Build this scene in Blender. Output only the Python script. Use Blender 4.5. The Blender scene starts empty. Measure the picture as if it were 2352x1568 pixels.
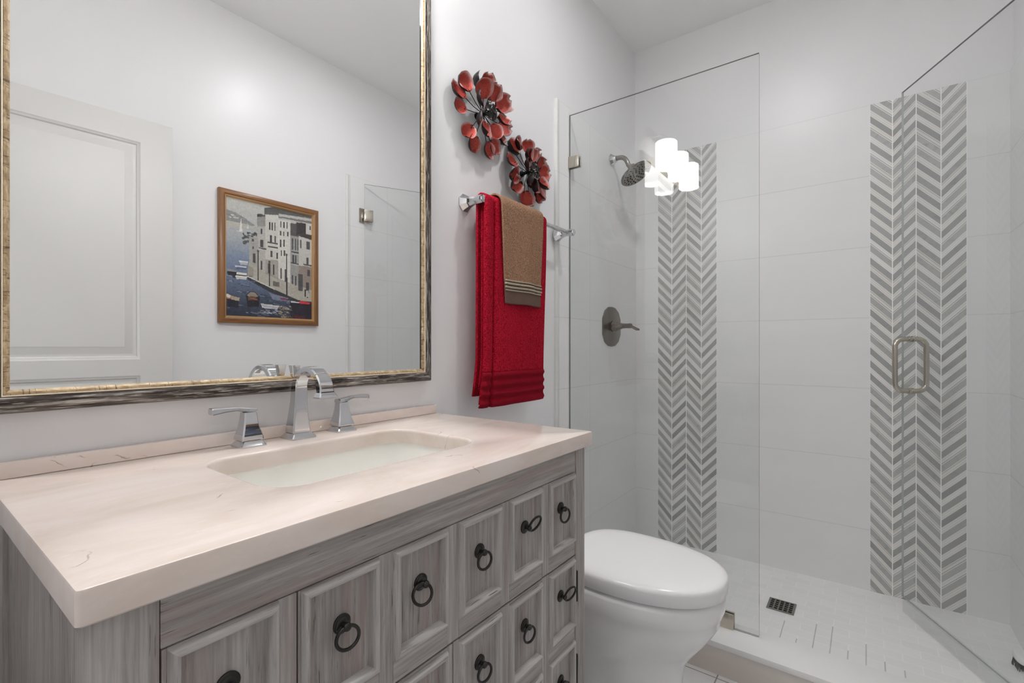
import bpy, bmesh, math, random
import numpy as np
from mathutils import Vector, Matrix
PI = math.pi
sc = bpy.context.scene
col = sc.collection

# ------------------------------------------------------------------ camera, world, exposure
H = 1.12                                   # lens height
cd = bpy.data.cameras.new('camera')
cam = bpy.data.objects.new('camera', cd); col.objects.link(cam)
cam.location = (0, 0, H)
cam.rotation_euler = (PI / 2, 0, -math.atan2(1466, 1092))
cd.sensor_width = 36; cd.lens = 1092 / 2352 * 36
cd.shift_y = 11 / 2352
cd.clip_start = .01; cd.clip_end = 30
sc.camera = cam
w = bpy.data.worlds.new('world'); sc.world = w; w.use_nodes = True
w.node_tree.nodes['Background'].inputs[0].default_value = (.9, .95, 1, 1)
w.node_tree.nodes['Background'].inputs[1].default_value = .25
vs = sc.view_settings
vs.view_transform = 'Standard'; vs.look = 'None'; vs.gamma = 1; vs.use_curve_mapping = False
vs.exposure = 0.04
sc.cycles.use_denoising = True
sc.cycles.max_bounces = 12; sc.cycles.diffuse_bounces = 7; sc.cycles.glossy_bounces = 6
sc.cycles.use_adaptive_sampling = True; sc.cycles.adaptive_threshold = .02
sc.cycles.transparent_max_bounces = 16
sc.cycles.sample_clamp_indirect = 8
L_CAN, L_SHADE, L_BULB, L_FILL = 196.0, 15.0, 68.0, 42.0    # brightness of the downlight, vanity shades, added fill lamp

# ------------------------------------------------------------------ helpers: materials
def C(r, g, b):
    f = lambda v: (v / 12.92 if v <= .04045 else ((v + .055) / 1.055) ** 2.4)
    return (f(r / 255), f(g / 255), f(b / 255), 1)

class NT:
    def __init__(s, name):
        s.m = bpy.data.materials.new(name); s.m.use_nodes = True
        s.t = s.m.node_tree; s.b = s.t.nodes['Principled BSDF']; s.out = s.t.nodes['Material Output']
    def n(s, typ, **kw):
        nd = s.t.nodes.new(typ)
        for k, v in kw.items(): setattr(nd, k, v)
        return nd
    def put(s, sock, v):
        if isinstance(v, bpy.types.NodeSocket): s.t.links.new(v, sock)
        elif v is not None:
            if hasattr(sock.default_value, '__len__') and not hasattr(v, '__len__'): v = (v, v, v, 1)[:len(sock.default_value)]
            sock.default_value = v
    def math(s, op, a, b=None, c=None, clamp=False):
        nd = s.n('ShaderNodeMath', operation=op, use_clamp=clamp)
        s.put(nd.inputs[0], a)
        if b is not None: s.put(nd.inputs[1], b)
        if c is not None: s.put(nd.inputs[2], c)
        return nd.outputs[0]
    def mix(s, f, a, b, blend='MIX'):
        nd = s.n('ShaderNodeMix', data_type='RGBA', blend_type=blend)
        s.put(nd.inputs[0], f); s.put(nd.inputs[6], a); s.put(nd.inputs[7], b)
        return nd.outputs[2]
    def pos(s):
        g = s.n('ShaderNodeNewGeometry'); x = s.n('ShaderNodeSeparateXYZ')
        s.t.links.new(g.outputs['Position'], x.inputs[0])
        return g.outputs['Position'], x.outputs[0], x.outputs[1], x.outputs[2]
    def obj(s): return s.n('ShaderNodeTexCoord').outputs['Object']
    def scale(s, v, sc_, loc=(0, 0, 0)):
        nd = s.n('ShaderNodeMapping'); s.put(nd.inputs[0], v)
        nd.inputs['Scale'].default_value = sc_; nd.inputs['Location'].default_value = loc
        return nd.outputs[0]
    def noise(s, v, sc_=5, det=4, rough=.55, dist=0):
        nd = s.n('ShaderNodeTexNoise'); s.put(nd.inputs['Vector'], v)
        nd.inputs['Scale'].default_value = sc_; nd.inputs['Detail'].default_value = det
        nd.inputs['Roughness'].default_value = rough; nd.inputs['Distortion'].default_value = dist
        return nd.outputs[0]
    def ramp(s, f, stops):
        nd = s.n('ShaderNodeValToRGB'); s.put(nd.inputs[0], f); e = nd.color_ramp.elements
        while len(e) < len(stops): e.new(.5)
        for el, (p, c) in zip(e, stops):
            el.position = p; el.color = c if hasattr(c, '__len__') else (c, c, c, 1)
        return nd.outputs[0]
    def step(s, f, a, b):
        nd = s.n('ShaderNodeMapRange'); nd.interpolation_type = 'SMOOTHSTEP'
        s.put(nd.inputs[0], f); nd.inputs[1].default_value = a; nd.inputs[2].default_value = b
        return nd.outputs[0]
    def bump(s, h, strength=.3, dist=.001):
        nd = s.n('ShaderNodeBump'); nd.inputs['Strength'].default_value = strength
        nd.inputs['Distance'].default_value = dist; s.put(nd.inputs['Height'], h)
        s.put(s.b.inputs['Normal'], nd.outputs[0])
    def set(s, color=None, rough=None, metal=None, **kw):
        if color is not None: s.put(s.b.inputs['Base Color'], color)
        if rough is not None: s.put(s.b.inputs['Roughness'], rough)
        if metal is not None: s.put(s.b.inputs['Metallic'], metal)
        for k, v in kw.items(): s.put(s.b.inputs[k], v)
        return s.m

def plain(name, color, rough=.5, metal=0, **kw):
    return NT(name).set(color, rough, metal, **kw)

def paint_mat(name, color, rough=.6):
    N = NT(name); p, x, y, z = N.pos()
    N.bump(N.noise(p, 260, 2), .06, .001)
    return N.set(color, rough)

def wood_mat(name, axis, a, b, c, d, rough=.5, red=None, metal=0, fine=1.0, hot=.35):
    """streaky weathered wood, grain along axis (0 x, 1 y, 2 z)"""
    N = NT(name); o = N.obj()
    s1 = [190 * fine] * 3; s1[axis] = 7 * fine
    s2 = [34 * fine] * 3; s2[axis] = 2.2 * fine
    s3 = [420 * fine] * 3; s3[axis] = 16 * fine
    n1 = N.noise(N.scale(o, s1), 1, 4, .6); n2 = N.noise(N.scale(o, s2), 1, 5, .62); n3 = N.noise(N.scale(o, s3, (3, 1, 7)), 1, 3, .6)
    n4 = N.noise(N.scale(o, [v * .45 for v in s2], (9, 4, 2)), 1, 4, .6, .4)
    base = N.ramp(N.math('ADD', N.math('MULTIPLY', n1, .6), N.math('MULTIPLY', n4, .4)), [(.34, a), (.5, b), (.66, c)])
    if red is not None:
        base = N.mix(N.math('MULTIPLY', N.step(n2, .5, .68), .55), base, red)
    base = N.mix(N.math('MULTIPLY', N.step(n2, .5, .3), hot), base, c)
    dk = N.math('MULTIPLY', N.math('MULTIPLY', N.step(n3, .60, .70), N.step(n4, .62, .44)), .9)
    base = N.mix(dk, base, d)
    N.bump(N.math('ADD', n1, N.math('MULTIPLY', n3, .6)), .35, .0012)
    return N.set(base, rough, metal)

def tile_mat(name, along, xo, xw, rough=.33, base=C(230, 230, 230), grout=C(207, 206, 204), z0=2.165, zh=.307):
    """white linen-textured wall tile; along = 'x' or 'y' sets the vertical joints, xw=0 for none"""
    N = NT(name); p, x, y, z = N.pos()
    u = x if along == 'x' else y
    f = N.math('FRACT', N.math('DIVIDE', N.math('SUBTRACT', z0 + 10 * zh, z), zh))
    e = N.math('MINIMUM', f, N.math('SUBTRACT', 1.0, f))
    g = N.step(e, .0065, .003)
    if xw:
        f2 = N.math('FRACT', N.math('ADD', N.math('DIVIDE', N.math('SUBTRACT', u, xo), xw), 20.0))
        e2 = N.math('MINIMUM', f2, N.math('SUBTRACT', 1.0, f2))
        g = N.math('MAXIMUM', g, N.step(e2, .0033, .0015))
    sv = N.scale(p, (5, 5, 120)); n = N.noise(sv, 1, 4, .6)
    var = N.noise(N.scale(p, (1.2, 1.2, 7)), 1, 3)
    c = N.mix(N.math('MULTIPLY', N.step(var, .35, .7), .3), base, C(238, 237, 236))
    c = N.mix(N.math('MULTIPLY', g, .6), c, grout)
    h = N.math('SUBTRACT', N.math('MULTIPLY', n, .35), g)
    N.bump(h, .22, .0015)
    return N.set(c, N.math('ADD', rough, N.math('MULTIPLY', g, .4)))

def chevron_mat(name, y0, cw=.0768, slope=1.08, pitch=.0556):
    N = NT(name); p, x, y, z = N.pos()
    yy = N.math('ADD', N.math('DIVIDE', N.math('SUBTRACT', y0, y), cw), 8.0)
    tri = N.math('PINGPONG', yy, 1.0)
    colid = N.math('FLOOR', yy)
    fc = N.math('FRACT', yy)
    e = N.math('MINIMUM', fc, N.math('SUBTRACT', 1.0, fc))
    q = N.math('DIVIDE', N.math('ADD', N.math('ADD', z, N.math('MULTIPLY', tri, slope * cw)), N.math('MULTIPLY', colid, .003)), pitch)
    f = N.math('FRACT', q); rid = N.math('ADD', N.math('FLOOR', q), N.math('MULTIPLY', colid, 31.7))
    wn = N.n('ShaderNodeTexWhiteNoise', noise_dimensions='1D'); N.put(wn.inputs['W'], rid)
    r = wn.outputs['Value']
    wn2 = N.n('ShaderNodeTexWhiteNoise', noise_dimensions='1D'); N.put(wn2.inputs['W'], N.math('ADD', rid, 400.5))
    r2 = wn2.outputs['Value']
    cloud = N.noise(N.scale(p, (18, 22, 30)), 1, 5, .6, 1.2)
    grey = N.mix(r, C(157, 157, 156), C(187, 187, 186))
    grey = N.mix(N.math('MULTIPLY', N.step(cloud, .5, .75), .55), grey, C(142, 142, 141))
    cream = N.mix(r2, C(214, 212, 206), C(225, 224, 220))
    grout = C(246, 245, 242)
    line = lambda a, b: N.math('MULTIPLY', N.math('GREATER_THAN', f, a), N.math('LESS_THAN', f, b))
    c = N.mix(N.math('GREATER_THAN', f, .54), grey, cream)
    c = N.mix(line(.54, .58), c, grout)
    c = N.mix(line(.745, .775), c, grout)
    c = N.mix(N.math('MULTIPLY', line(.60, .645), N.math('GREATER_THAN', r, .62)), c, C(150, 149, 146))
    c = N.mix(N.math('MULTIPLY', line(.90, .935), N.math('LESS_THAN', r2, .3)), c, C(158, 157, 154))
    g = N.math('MAXIMUM', line(.965, 1.01), N.math('LESS_THAN', e, .022))
    c = N.mix(g, c, grout)
    N.bump(N.math('SUBTRACT', 1.0, g), .2, .001)
    return N.set(c, .3)

def pan_mat(name):
    N = NT(name); p, x, y, z = N.pos()
    b = N.n('ShaderNodeTexBrick', offset=.5); 
    sw = N.n('ShaderNodeCombineXYZ'); N.put(sw.inputs[0], y); N.put(sw.inputs[1], x)
    N.put(b.inputs['Vector'], sw.outputs[0])
    b.inputs['Scale'].default_value = 1; b.inputs['Brick Width'].default_value = .10; b.inputs['Row Height'].default_value = .0505
    b.inputs['Mortar Size'].default_value = .0014; b.inputs['Mortar Smooth'].default_value = .1
    b.inputs['Color1'].default_value = C(240, 239, 238); b.inputs['Color2'].default_value = C(236, 235, 234); b.inputs['Mortar'].default_value = C(246, 245, 244)
    n = N.noise(p, 4, 3); 
    # dirtier grout lines running across the pan near the curb
    fl = N.math('FRACT', N.math('DIVIDE', y, .0505)); e = N.math('MINIMUM', fl, N.math('SUBTRACT', 1.0, fl))
    wn = N.n('ShaderNodeTexWhiteNoise', noise_dimensions='1D'); N.put(wn.inputs['W'], N.math('FLOOR', N.math('ADD', N.math('DIVIDE', y, .0505), .5)))
    xa = N.math('ADD', 1.90, N.math('MULTIPLY', wn.outputs[0], .07)); 
    seg = N.math('MULTIPLY', N.math('GREATER_THAN', x, xa), N.math('LESS_THAN', x, N.math('ADD', xa, N.math('ADD', .10, N.math('MULTIPLY', wn.outputs[0], .12)))))
    d = N.math('MULTIPLY', N.math('MULTIPLY', N.step(e, .05, .02), seg), N.math('MULTIPLY', N.math('GREATER_THAN', y, -.14), N.math('LESS_THAN', y, .26)))
    c = N.mix(N.math('MULTIPLY', d, .6), b.outputs[0], C(150, 147, 142))
    N.bump(b.outputs[1], -.15, .001)
    return N.set(c, .35)

def floor_mat(name):
    N = NT(name); p, x, y, z = N.pos()
    def joint(v, o, wd):
        f = N.math('FRACT', N.math('ADD', N.math('DIVIDE', N.math('SUBTRACT', v, o), wd), 20.0))
        return N.math('MINIMUM', f, N.math('SUBTRACT', 1.0, f))
    g = N.math('MAXIMUM', N.step(joint(x, 1.70, .61), .0045, .002), N.step(joint(y, .405, .305), .009, .004))
    v = N.noise(N.scale(p, (1, 3, 1)), 3, 6, .6, 1.5)
    c = N.mix(N.step(v, .4, .8), C(230, 229, 229), C(222, 221, 221))
    c = N.mix(g, c, C(150, 148, 145))
    N.bump(N.math('SUBTRACT', 1.0, g), .2, .001)
    return N.set(c, .2)

def stone_mat(name):
    N = NT(name); o = N.obj()
    n1 = N.noise(N.scale(o, (1, 2.2, 2)), 5, 6, .6, .8); n2 = N.noise(N.scale(o, (2, 6, 4), (4, 2, 1)), 9, 5, .65, 2)
    c = N.ramp(n1, [(.3, C(212, 197, 186)), (.5, C(221, 208, 199)), (.7, C(226, 216, 210))])
    c = N.mix(N.math('MULTIPLY', N.step(n2, .55, .75), .5), c, C(230, 220, 215))
    v = N.n('ShaderNodeTexVoronoi', feature='DISTANCE_TO_EDGE'); 
    wv = N.n('ShaderNodeVectorMath', operation='ADD'); N.put(wv.inputs[0], N.scale(o, (5.5, 9, 9)))
    nz = N.n('ShaderNodeTexNoise'); N.put(nz.inputs['Vector'], o); nz.inputs['Scale'].default_value = 9; nz.inputs['Detail'].default_value = 6
    N.put(wv.inputs[1], nz.outputs['Color']); N.put(v.inputs['Vector'], wv.outputs[0]); v.inputs['Scale'].default_value = 1
    crack = N.math('MULTIPLY', N.step(v.outputs[0], .012, .002), N.step(N.noise(o, 14, 3), .60, .68))
    c = N.mix(N.math('MULTIPLY', crack, .6), c, C(120, 100, 84))
    return N.set(c, .16, **{'Specular IOR Level': .55})

def terry_mat(name, a, b, sc_=900):
    N = NT(name); o = N.obj()
    n = N.noise(o, sc_, 3, .7); m = N.noise(o, sc_ * .22, 4, .7)
    c = N.mix(N.step(n, .35, .65), a, b)
    c = N.mix(N.math('MULTIPLY', N.step(m, .5, .7), .35), c, a)
    N.bump(N.math('ADD', n, N.math('MULTIPLY', m, 1.4)), .9, .004)
    return N.set(c, .95, **{'Specular IOR Level': .1})

def glass_mat(name, tint=.972, ior0=.042, refl=1.0):
    """clear pane: transparent plus Schlick reflection, the same for every ray"""
    N = NT(name); N.t.nodes.remove(N.b)
    g = N.n('ShaderNodeNewGeometry'); dt = N.n('ShaderNodeVectorMath', operation='DOT_PRODUCT')
    N.put(dt.inputs[0], g.outputs['Incoming']); N.put(dt.inputs[1], g.outputs['Normal'])
    k = N.math('POWER', N.math('SUBTRACT', 1.0, N.math('ABSOLUTE', dt.outputs['Value']), clamp=True), 5.0)
    f = N.math('MULTIPLY', N.math('ADD', ior0, N.math('MULTIPLY', k, 1 - ior0)), refl)
    tr = N.n('ShaderNodeBsdfTransparent'); tr.inputs[0].default_value = (tint * .992, tint, tint * .998, 1)
    gl = N.n('ShaderNodeBsdfGlossy'); gl.inputs['Roughness'].default_value = 0; gl.inputs[0].default_value = (1, 1, 1, 1)
    mx = N.n('ShaderNodeMixShader'); N.put(mx.inputs[0], f); N.put(mx.inputs[1], tr.outputs[0]); N.put(mx.inputs[2], gl.outputs[0])
    N.put(N.out.inputs[0], mx.outputs[0])
    return N.m

def emit_mat(name, color, strength, rough=.4):
    N = NT(name)
    N.set(C(240, 240, 238), rough); N.put(N.b.inputs['Emission Color'], color); N.b.inputs['Emission Strength'].default_value = strength
    return N.m

def frame_mat(name, axis):
    N = NT(name); o = N.obj()
    s1 = [210] * 3; s1[axis] = 9; s2 = [520] * 3; s2[axis] = 26; s3 = [40] * 3; s3[axis] = 4
    n1 = N.noise(N.scale(o, s1), 1, 4, .6); n2 = N.noise(N.scale(o, s2, (2, 5, 1)), 1, 3, .6); n3 = N.noise(N.scale(o, s3), 1, 3)
    c = N.ramp(n1, [(.34, C(36, 31, 29)), (.47, C(82, 73, 68)), (.56, C(122, 114, 108)), (.68, C(196, 191, 184))])
    c = N.mix(N.math('MULTIPLY', N.step(n2, .56, .66), .8), c, C(216, 211, 203))
    c = N.mix(N.math('MULTIPLY', N.step(n2, .44, .34), .6), c, C(34, 28, 26))
    N.bump(N.math('ADD', n1, n2), .5, .0012)
    return N.set(c, N.math('ADD', .26, N.math('MULTIPLY', n3, .15)), .55)

def gold_mat(name, axis):
    N = NT(name); o = N.obj()
    s1 = [150] * 3; s1[axis] = 60; s2 = [40] * 3; s2[axis] = 260
    n1 = N.noise(N.scale(o, s1), 1, 4, .6); n2 = N.noise(N.scale(o, s2), 1, 3, .6, .6)
    c = N.ramp(n1, [(.3, C(132, 108, 80)), (.5, C(172, 148, 114)), (.7, C(206, 186, 152))])
    c = N.mix(N.math('MULTIPLY', N.step(n2, .57, .65), .8), c, C(84, 62, 42))
    N.bump(n2, .4, .001)
    return N.set(c, .45, .15)

M = {}
M['wall'] = paint_mat('wall_paint', C(231, 230, 231), .36)
M['ceil'] = paint_mat('ceiling_paint', C(241, 241, 240), .8)
M['white_trim'] = plain('door_paint', C(214, 213, 210), .35)
M['tile_x'] = tile_mat('white_tile_side', 'x', 2.02, .61)
M['tile_y'] = tile_mat('white_tile_end', 'y', 0, 0)
M['bullnose'] = tile_mat('bullnose_tile', 'x', 0, 0, base=C(222, 222, 219))
M['chev_a'] = chevron_mat('chevron_marble_a', .920)
M['chev_b'] = chevron_mat('chevron_marble_b', -.0125)
M['pan'] = pan_mat('shower_pan_tile'); M['floor'] = floor_mat('floor_tile')
M['curb_top'] = plain('curb_slab', C(238, 237, 236), .3); 
M['curb_face'] = tile_mat('curb_tile', 'y', .1, .61, base=C(222, 212, 202), grout=C(150, 142, 134), z0=3.4, zh=.4)
M['stone'] = stone_mat('cream_marble')
M['wv'] = wood_mat('weathered_wood_v', 2, C(132, 127, 123), C(158, 153, 149), C(186, 183, 179), C(66, 60, 57), red=C(152, 133, 127))
M['wh'] = wood_mat('weathered_wood_h', 0, C(132, 127, 123), C(158, 153, 149), C(186, 183, 179), C(66, 60, 57), red=C(152, 133, 127))
M['wmh'] = wood_mat('weathered_moulding_h', 0, C(154, 149, 145), C(176, 172, 168), C(202, 199, 196), C(88, 80, 76), .42, hot=.5)
M['wmv'] = wood_mat('weathered_moulding_v', 2, C(146, 141, 137), C(168, 164, 160), C(192, 189, 186), C(88, 80, 76), .42, hot=.5)
M['dark_in'] = plain('cabinet_gap', C(38, 35, 33), .8)
M['bronze'] = plain('dark_bronze', C(62, 60, 58), .33, .85)
M['chrome'] = plain('chrome', C(206, 207, 209), .05, 1)
M['nickel'] = plain('brushed_nickel', C(190, 184, 172), .22, 1)
M['dark_nickel'] = plain('dark_nickel', C(140, 136, 130), .24, 1)
M['ceramic'] = plain('white_ceramic', C(240, 239, 239), .08, 0, **{'Coat Weight': .4, 'Coat Roughness': .03})
M['seat'] = plain('white_seat_plastic', C(242, 241, 242), .2)
M['sink'] = plain('sink_ceramic', C(240, 239, 234), .1)
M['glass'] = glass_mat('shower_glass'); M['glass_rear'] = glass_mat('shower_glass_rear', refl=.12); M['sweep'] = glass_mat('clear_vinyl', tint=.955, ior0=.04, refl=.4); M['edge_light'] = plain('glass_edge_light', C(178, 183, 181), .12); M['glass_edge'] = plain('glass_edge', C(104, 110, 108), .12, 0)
M['mirror'] = plain('mirror_silver', (.94, .945, .945, 1), 0, 1)
M['mirror_edge'] = plain('mirror_bevel', C(40, 40, 42), .1, .6)
M['frame_h'] = frame_mat('streaked_frame_h', 0); M['frame_v'] = frame_mat('streaked_frame_v', 2)
M['gold_h'] = gold_mat('gold_lip_h', 0); M['gold_v'] = gold_mat('gold_lip_v', 2)
M['bead'] = plain('frame_bead', C(214, 200, 176), .35, .3)
M['shade'] = emit_mat('frosted_shade', (1, .992, .985, 1), L_SHADE)
M['bulb'] = emit_mat('shade_diffuser', (1, .995, .99, 1), L_BULB)
M['can'] = emit_mat('downlight_lens', (.985, .99, 1, 1), L_CAN)
M['hall'] = emit_mat('added_fill_lens', (.96, .975, 1, 1), L_FILL)  # glow of the added fill lamp out of view
M['red'] = terry_mat('red_terry', C(118, 2, 18), C(204, 30, 58), 300); M['red_flat'] = terry_mat('red_weave', C(140, 10, 30), C(176, 24, 48), 900)
M['tan'] = terry_mat('tan_terry', C(128, 92, 70), C(190, 152, 124), 380); M['tan_hem'] = terry_mat('tan_hem', C(118, 94, 84), C(138, 114, 103), 900)
M['lace'] = terry_mat('cream_lace', C(206, 190, 164), C(232, 220, 198), 1300)
M['pic_wood'] = wood_mat('picture_frame_wood', 2, C(112, 74, 40), C(132, 90, 52), C(150, 106, 64), C(82, 50, 26), .35, fine=.6)
M['pic_wood_h'] = wood_mat('picture_frame_wood_h', 0, C(112, 74, 40), C(132, 90, 52), C(150, 106, 64), C(82, 50, 26), .35, fine=.6)
M['pic_lip'] = plain('picture_frame_lip', C(198, 158, 108), .3, .3)
M['black_metal'] = plain('black_iron', C(34, 34, 35), .4, .7)
M['plate'] = plain('switch_plate', C(236, 236, 234), .35)
M['bristle'] = plain('bristle', C(70, 72, 74), .6)

def petal_mats():
    N = NT('petal_red'); a = N.n('ShaderNodeAttribute', attribute_name='rim')
    o = N.obj(); n = N.noise(o, 55, 4, .6, .5); n2 = N.noise(o, 160, 3)
    c = N.ramp(n, [(.3, C(124, 32, 30)), (.46, C(184, 58, 50)), (.58, C(208, 96, 80)), (.72, C(230, 168, 156))])
    c = N.mix(N.math('MULTIPLY', N.step(n2, .6, .75), .5), c, C(70, 28, 28))
    rim = N.math('ADD', a.outputs['Fac'], N.math('MULTIPLY', N.math('SUBTRACT', n, .5), .9))
    c = N.mix(N.math('MULTIPLY', N.step(rim, .5, .88), .85), c, C(218, 184, 180))
    c = N.mix(N.math('MULTIPLY', N.step(a.outputs['Fac'], .93, 1.0), .7), c, C(60, 44, 44))
    N.bump(n, .5, .003)
    M['petal'] = N.set(c, .38, .25)
    M['petal_back'] = plain('petal_back', C(44, 40, 41), .45, .6)
petal_mats()

# ------------------------------------------------------------------ helpers: geometry
BASE = {}
def tag(o, label=None, cat=None, group=None, kind=None):
    if label: o['label'] = label
    if cat: o['category'] = cat
    if group: o['group'] = group
    if kind: o['kind'] = kind
    return o
def thing(name, base, label, cat, group=None, rot=(0, 0, 0)):
    o = bpy.data.objects.new(name, None); col.objects.link(o); o.empty_display_size = .05
    o.location = base; o.rotation_euler = rot; BASE[o] = Vector(base)
    return tag(o, label, cat, group)
def build(name, bm, mats, parent=None, base=None, angle=40, local=False):
    """link bm as ONE mesh object; world coordinates unless local"""
    if base is None: base = BASE.get(parent, Vector((0, 0, 0))) if parent else Vector((0, 0, 0))
    base = Vector(base)
    if not local and base.length: bmesh.ops.translate(bm, verts=bm.verts, vec=-base)
    me = bpy.data.meshes.new(name); bm.normal_update(); bm.to_mesh(me); bm.free()
    for m in (mats if isinstance(mats, (list, tuple)) else [mats]): me.materials.append(m)
    if angle:
        for p in me.polygons: p.use_smooth = True
        me.set_sharp_from_angle(angle=math.radians(angle))
    o = bpy.data.objects.new(name, me); col.objects.link(o)
    if parent:
        o.parent = parent
        if not local and parent.type == 'MESH' : pass
    else: o.location = base
    BASE[o] = base
    return o
def struct(name, bm, mats, angle=0, parent=None):
    o = build(name, bm, mats, parent, angle=angle)
    if not parent: o['kind'] = 'structure'
    return o
def B(): return bmesh.new()
def box(bm, x0, x1, y0, y1, z0, z1, bev=0, mi=0, seg=2):
    t = bmesh.new()
    bmesh.ops.create_cube(t, size=1)
    for v in t.verts: v.co = Vector(((x0 + x1) / 2 + v.co.x * (x1 - x0), (y0 + y1) / 2 + v.co.y * (y1 - y0), (z0 + z1) / 2 + v.co.z * (z1 - z0)))
    if bev: bmesh.ops.bevel(t, geom=list(t.edges), offset=bev, segments=seg, profile=.6, affect='EDGES')
    join(bm, t, mi)
    return bm
def join(bm, t, mi=None, mat=None):
    if mat is not None: bmesh.ops.transform(t, matrix=mat, verts=t.verts)
    vm = {v: bm.verts.new(v.co) for v in t.verts}
    for f in t.faces:
        try:
            nf = bm.faces.new([vm[v] for v in f.verts]); nf.material_index = f.material_index if mi is None else mi; nf.smooth = f.smooth
        except ValueError: pass
    t.free()
def loft(bm, loops, close=True, cap0=True, cap1=True, mi=0):
    vs_ = [[bm.verts.new(p) for p in L] for L in loops]; n = len(loops[0])
    for a, b in zip(vs_, vs_[1:]):
        for i in range(n if close else n - 1):
            j = (i + 1) % n
            f = bm.faces.new((a[i], a[j], b[j], b[i])); f.material_index = mi
    if cap0: f = bm.faces.new(vs_[0][::-1]); f.material_index = mi
    if cap1: f = bm.faces.new(vs_[-1]); f.material_index = mi
    return vs_
def fix(bm):
    bmesh.ops.recalc_face_normals(bm, faces=bm.faces); return bm
def frame_of(d):
    d = Vector(d).normalized(); u = d.orthogonal().normalized()
    if abs(d.z) < .9: u = d.cross(Vector((0, 0, 1))).normalized()
    return d, u, d.cross(u)
def lathe(bm, prof, org, axis, n=32, mi=0, cap=True, rot=0):
    """prof: (radius, distance along axis)"""
    d, u, v = frame_of(axis); org = Vector(org); loops = []
    for r, h in prof:
        loops.append([org + d * h + (u * math.cos(rot + 2 * PI * i / n) + v * math.sin(rot + 2 * PI * i / n)) * max(r, 1e-5) for i in range(n)])
    loft(bm, loops, True, cap, cap, mi); return bm
def tube(bm, pts, r, n=12, mi=0, closed=False, cap=True):
    pts = [Vector(p) for p in pts]; m = len(pts)
    rs = r if hasattr(r, '__len__') else [r] * m
    loops = []; u = None
    for i, p in enumerate(pts):
        if closed: t = (pts[(i + 1) % m] - pts[i - 1]).normalized()
        else: t = (pts[min(i + 1, m - 1)] - pts[max(i - 1, 0)]).normalized()
        if u is None: u = t.orthogonal().normalized()
        u = (u - t * u.dot(t)).normalized(); v = t.cross(u)
        loops.append([p + (u * math.cos(2 * PI * k / n) + v * math.sin(2 * PI * k / n)) * rs[i] for k in range(n)])
    if closed: loops.append(loops[0])
    loft(bm, loops, True, cap and not closed, cap and not closed, mi)
    if closed: bmesh.ops.remove_doubles(bm, verts=bm.verts, dist=1e-6)
    return bm
def bez(p0, p1, p2, n=8):
    p0, p1, p2 = Vector(p0), Vector(p1), Vector(p2)
    return [p0 * (1 - t) ** 2 + p1 * 2 * t * (1 - t) + p2 * t * t for t in [i / n for i in range(n + 1)]]
def rect_ring(bm, x0, x1, z0, z1, prof, sgn=1, mv=0, mh=0, cap=None, mats=None):
    """mitred rectangular moulding in the XZ plane. prof: (inset, y). mats: per-segment (vertical, horizontal) indices"""
    loops = []
    for ins, y in prof:
        loops.append([bm.verts.new(p) for p in ((x0 + ins, y, z0 + ins), (x1 - ins, y, z0 + ins), (x1 - ins, y, z1 - ins), (x0 + ins, y, z1 - ins))])
    for s, (a, b) in enumerate(zip(loops, loops[1:])):
        for i in range(4):
            j = (i + 1) % 4
            f = bm.faces.new((a[i], a[j], b[j], b[i]))
            pv, ph = (mats[s] if mats else (mv, mh))
            f.material_index = ph if i % 2 == 0 else pv
    if cap is not None:
        f = bm.faces.new(loops[-1]); f.material_index = cap
    return bm
def rrect(x0, x1, y0, y1, r, z, n=8):
    out = []
    for cx, cy, a0 in ((x1 - r, y1 - r, 0), (x0 + r, y1 - r, 90), (x0 + r, y0 + r, 180), (x1 - r, y0 + r, 270)):
        for i in range(n + 1):
            a = math.radians(a0 + 90 * i / n); out.append(Vector((cx + r * math.cos(a), cy + r * math.sin(a), z)))
    return out
def copy_tree(o, parent=None):
    c = o.copy(); col.objects.link(c); c.parent = parent
    BASE[c] = BASE.get(o, Vector())
    for ch in o.children: copy_tree(ch, c)
    return c

# ------------------------------------------------------------------ room shell
YW, YR, XB, XE, ZC = 1.055, -.449, 2.59, -.15, 2.785
struct('floor', box(B(), -1.35, 2.72, -.75, 1.25, -.06, 0), M['floor'])
struct('ceiling', box(B(), -1.35, 2.72, -.75, 1.25, ZC, ZC + .06), M['ceil'])
struct('wall_left', box(B(), XE - .11, 2.72, YW, YW + .1, 0, ZC), M['wall'])
struct('wall_right', box(B(), XE - .11, 2.72, YR - .1, YR, 0, ZC), M['wall'])
struct('wall_back', box(B(), XB, XB + .1, YR, YW, 0, ZC), M['wall'])
DY0, DY1, DZ = -.41, .52, 2.09
b = B(); box(b, XE - .11, XE, DY1, YW, 0, ZC); box(b, XE - .11, XE, YR, DY0, 0, ZC); box(b, XE - .11, XE, DY0, DY1, DZ, ZC)
struct('wall_front', b, M['wall'])
b = B(); box(b, -1.3, -1.2, -.75, 1.2, 0, ZC); box(b, -1.2, XE - .11, 1.155, 1.25, 0, ZC); box(b, -1.2, XE - .11, -.75, -.65, 0, ZC)
struct('wall_hall', b, M['wall'])
b = B(); box(b, XE, XE + .016, DY1 + .008, DY1 + .075, 0, DZ + .07, .003); box(b, XE, XE + .016, DY0, DY1 + .008, DZ + .006, DZ + .07, .003)
box(b, XE - .11, XE, DY1 - .004, DY1, 0, DZ); box(b, XE - .11, XE, DY0, DY0 + .004, 0, DZ)
struct('trim_1', b, M['white_trim'], 30)
b = B(); box(b, XE, 1.71, YR, YR + .012, 0, .09, .003); struct('baseboard_right', b, M['white_trim'], 30)
b = B(); box(b, XE, 1.71, YW - .012, YW, 0, .09, .003); struct('baseboard_left', b, M['white_trim'], 30)
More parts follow.
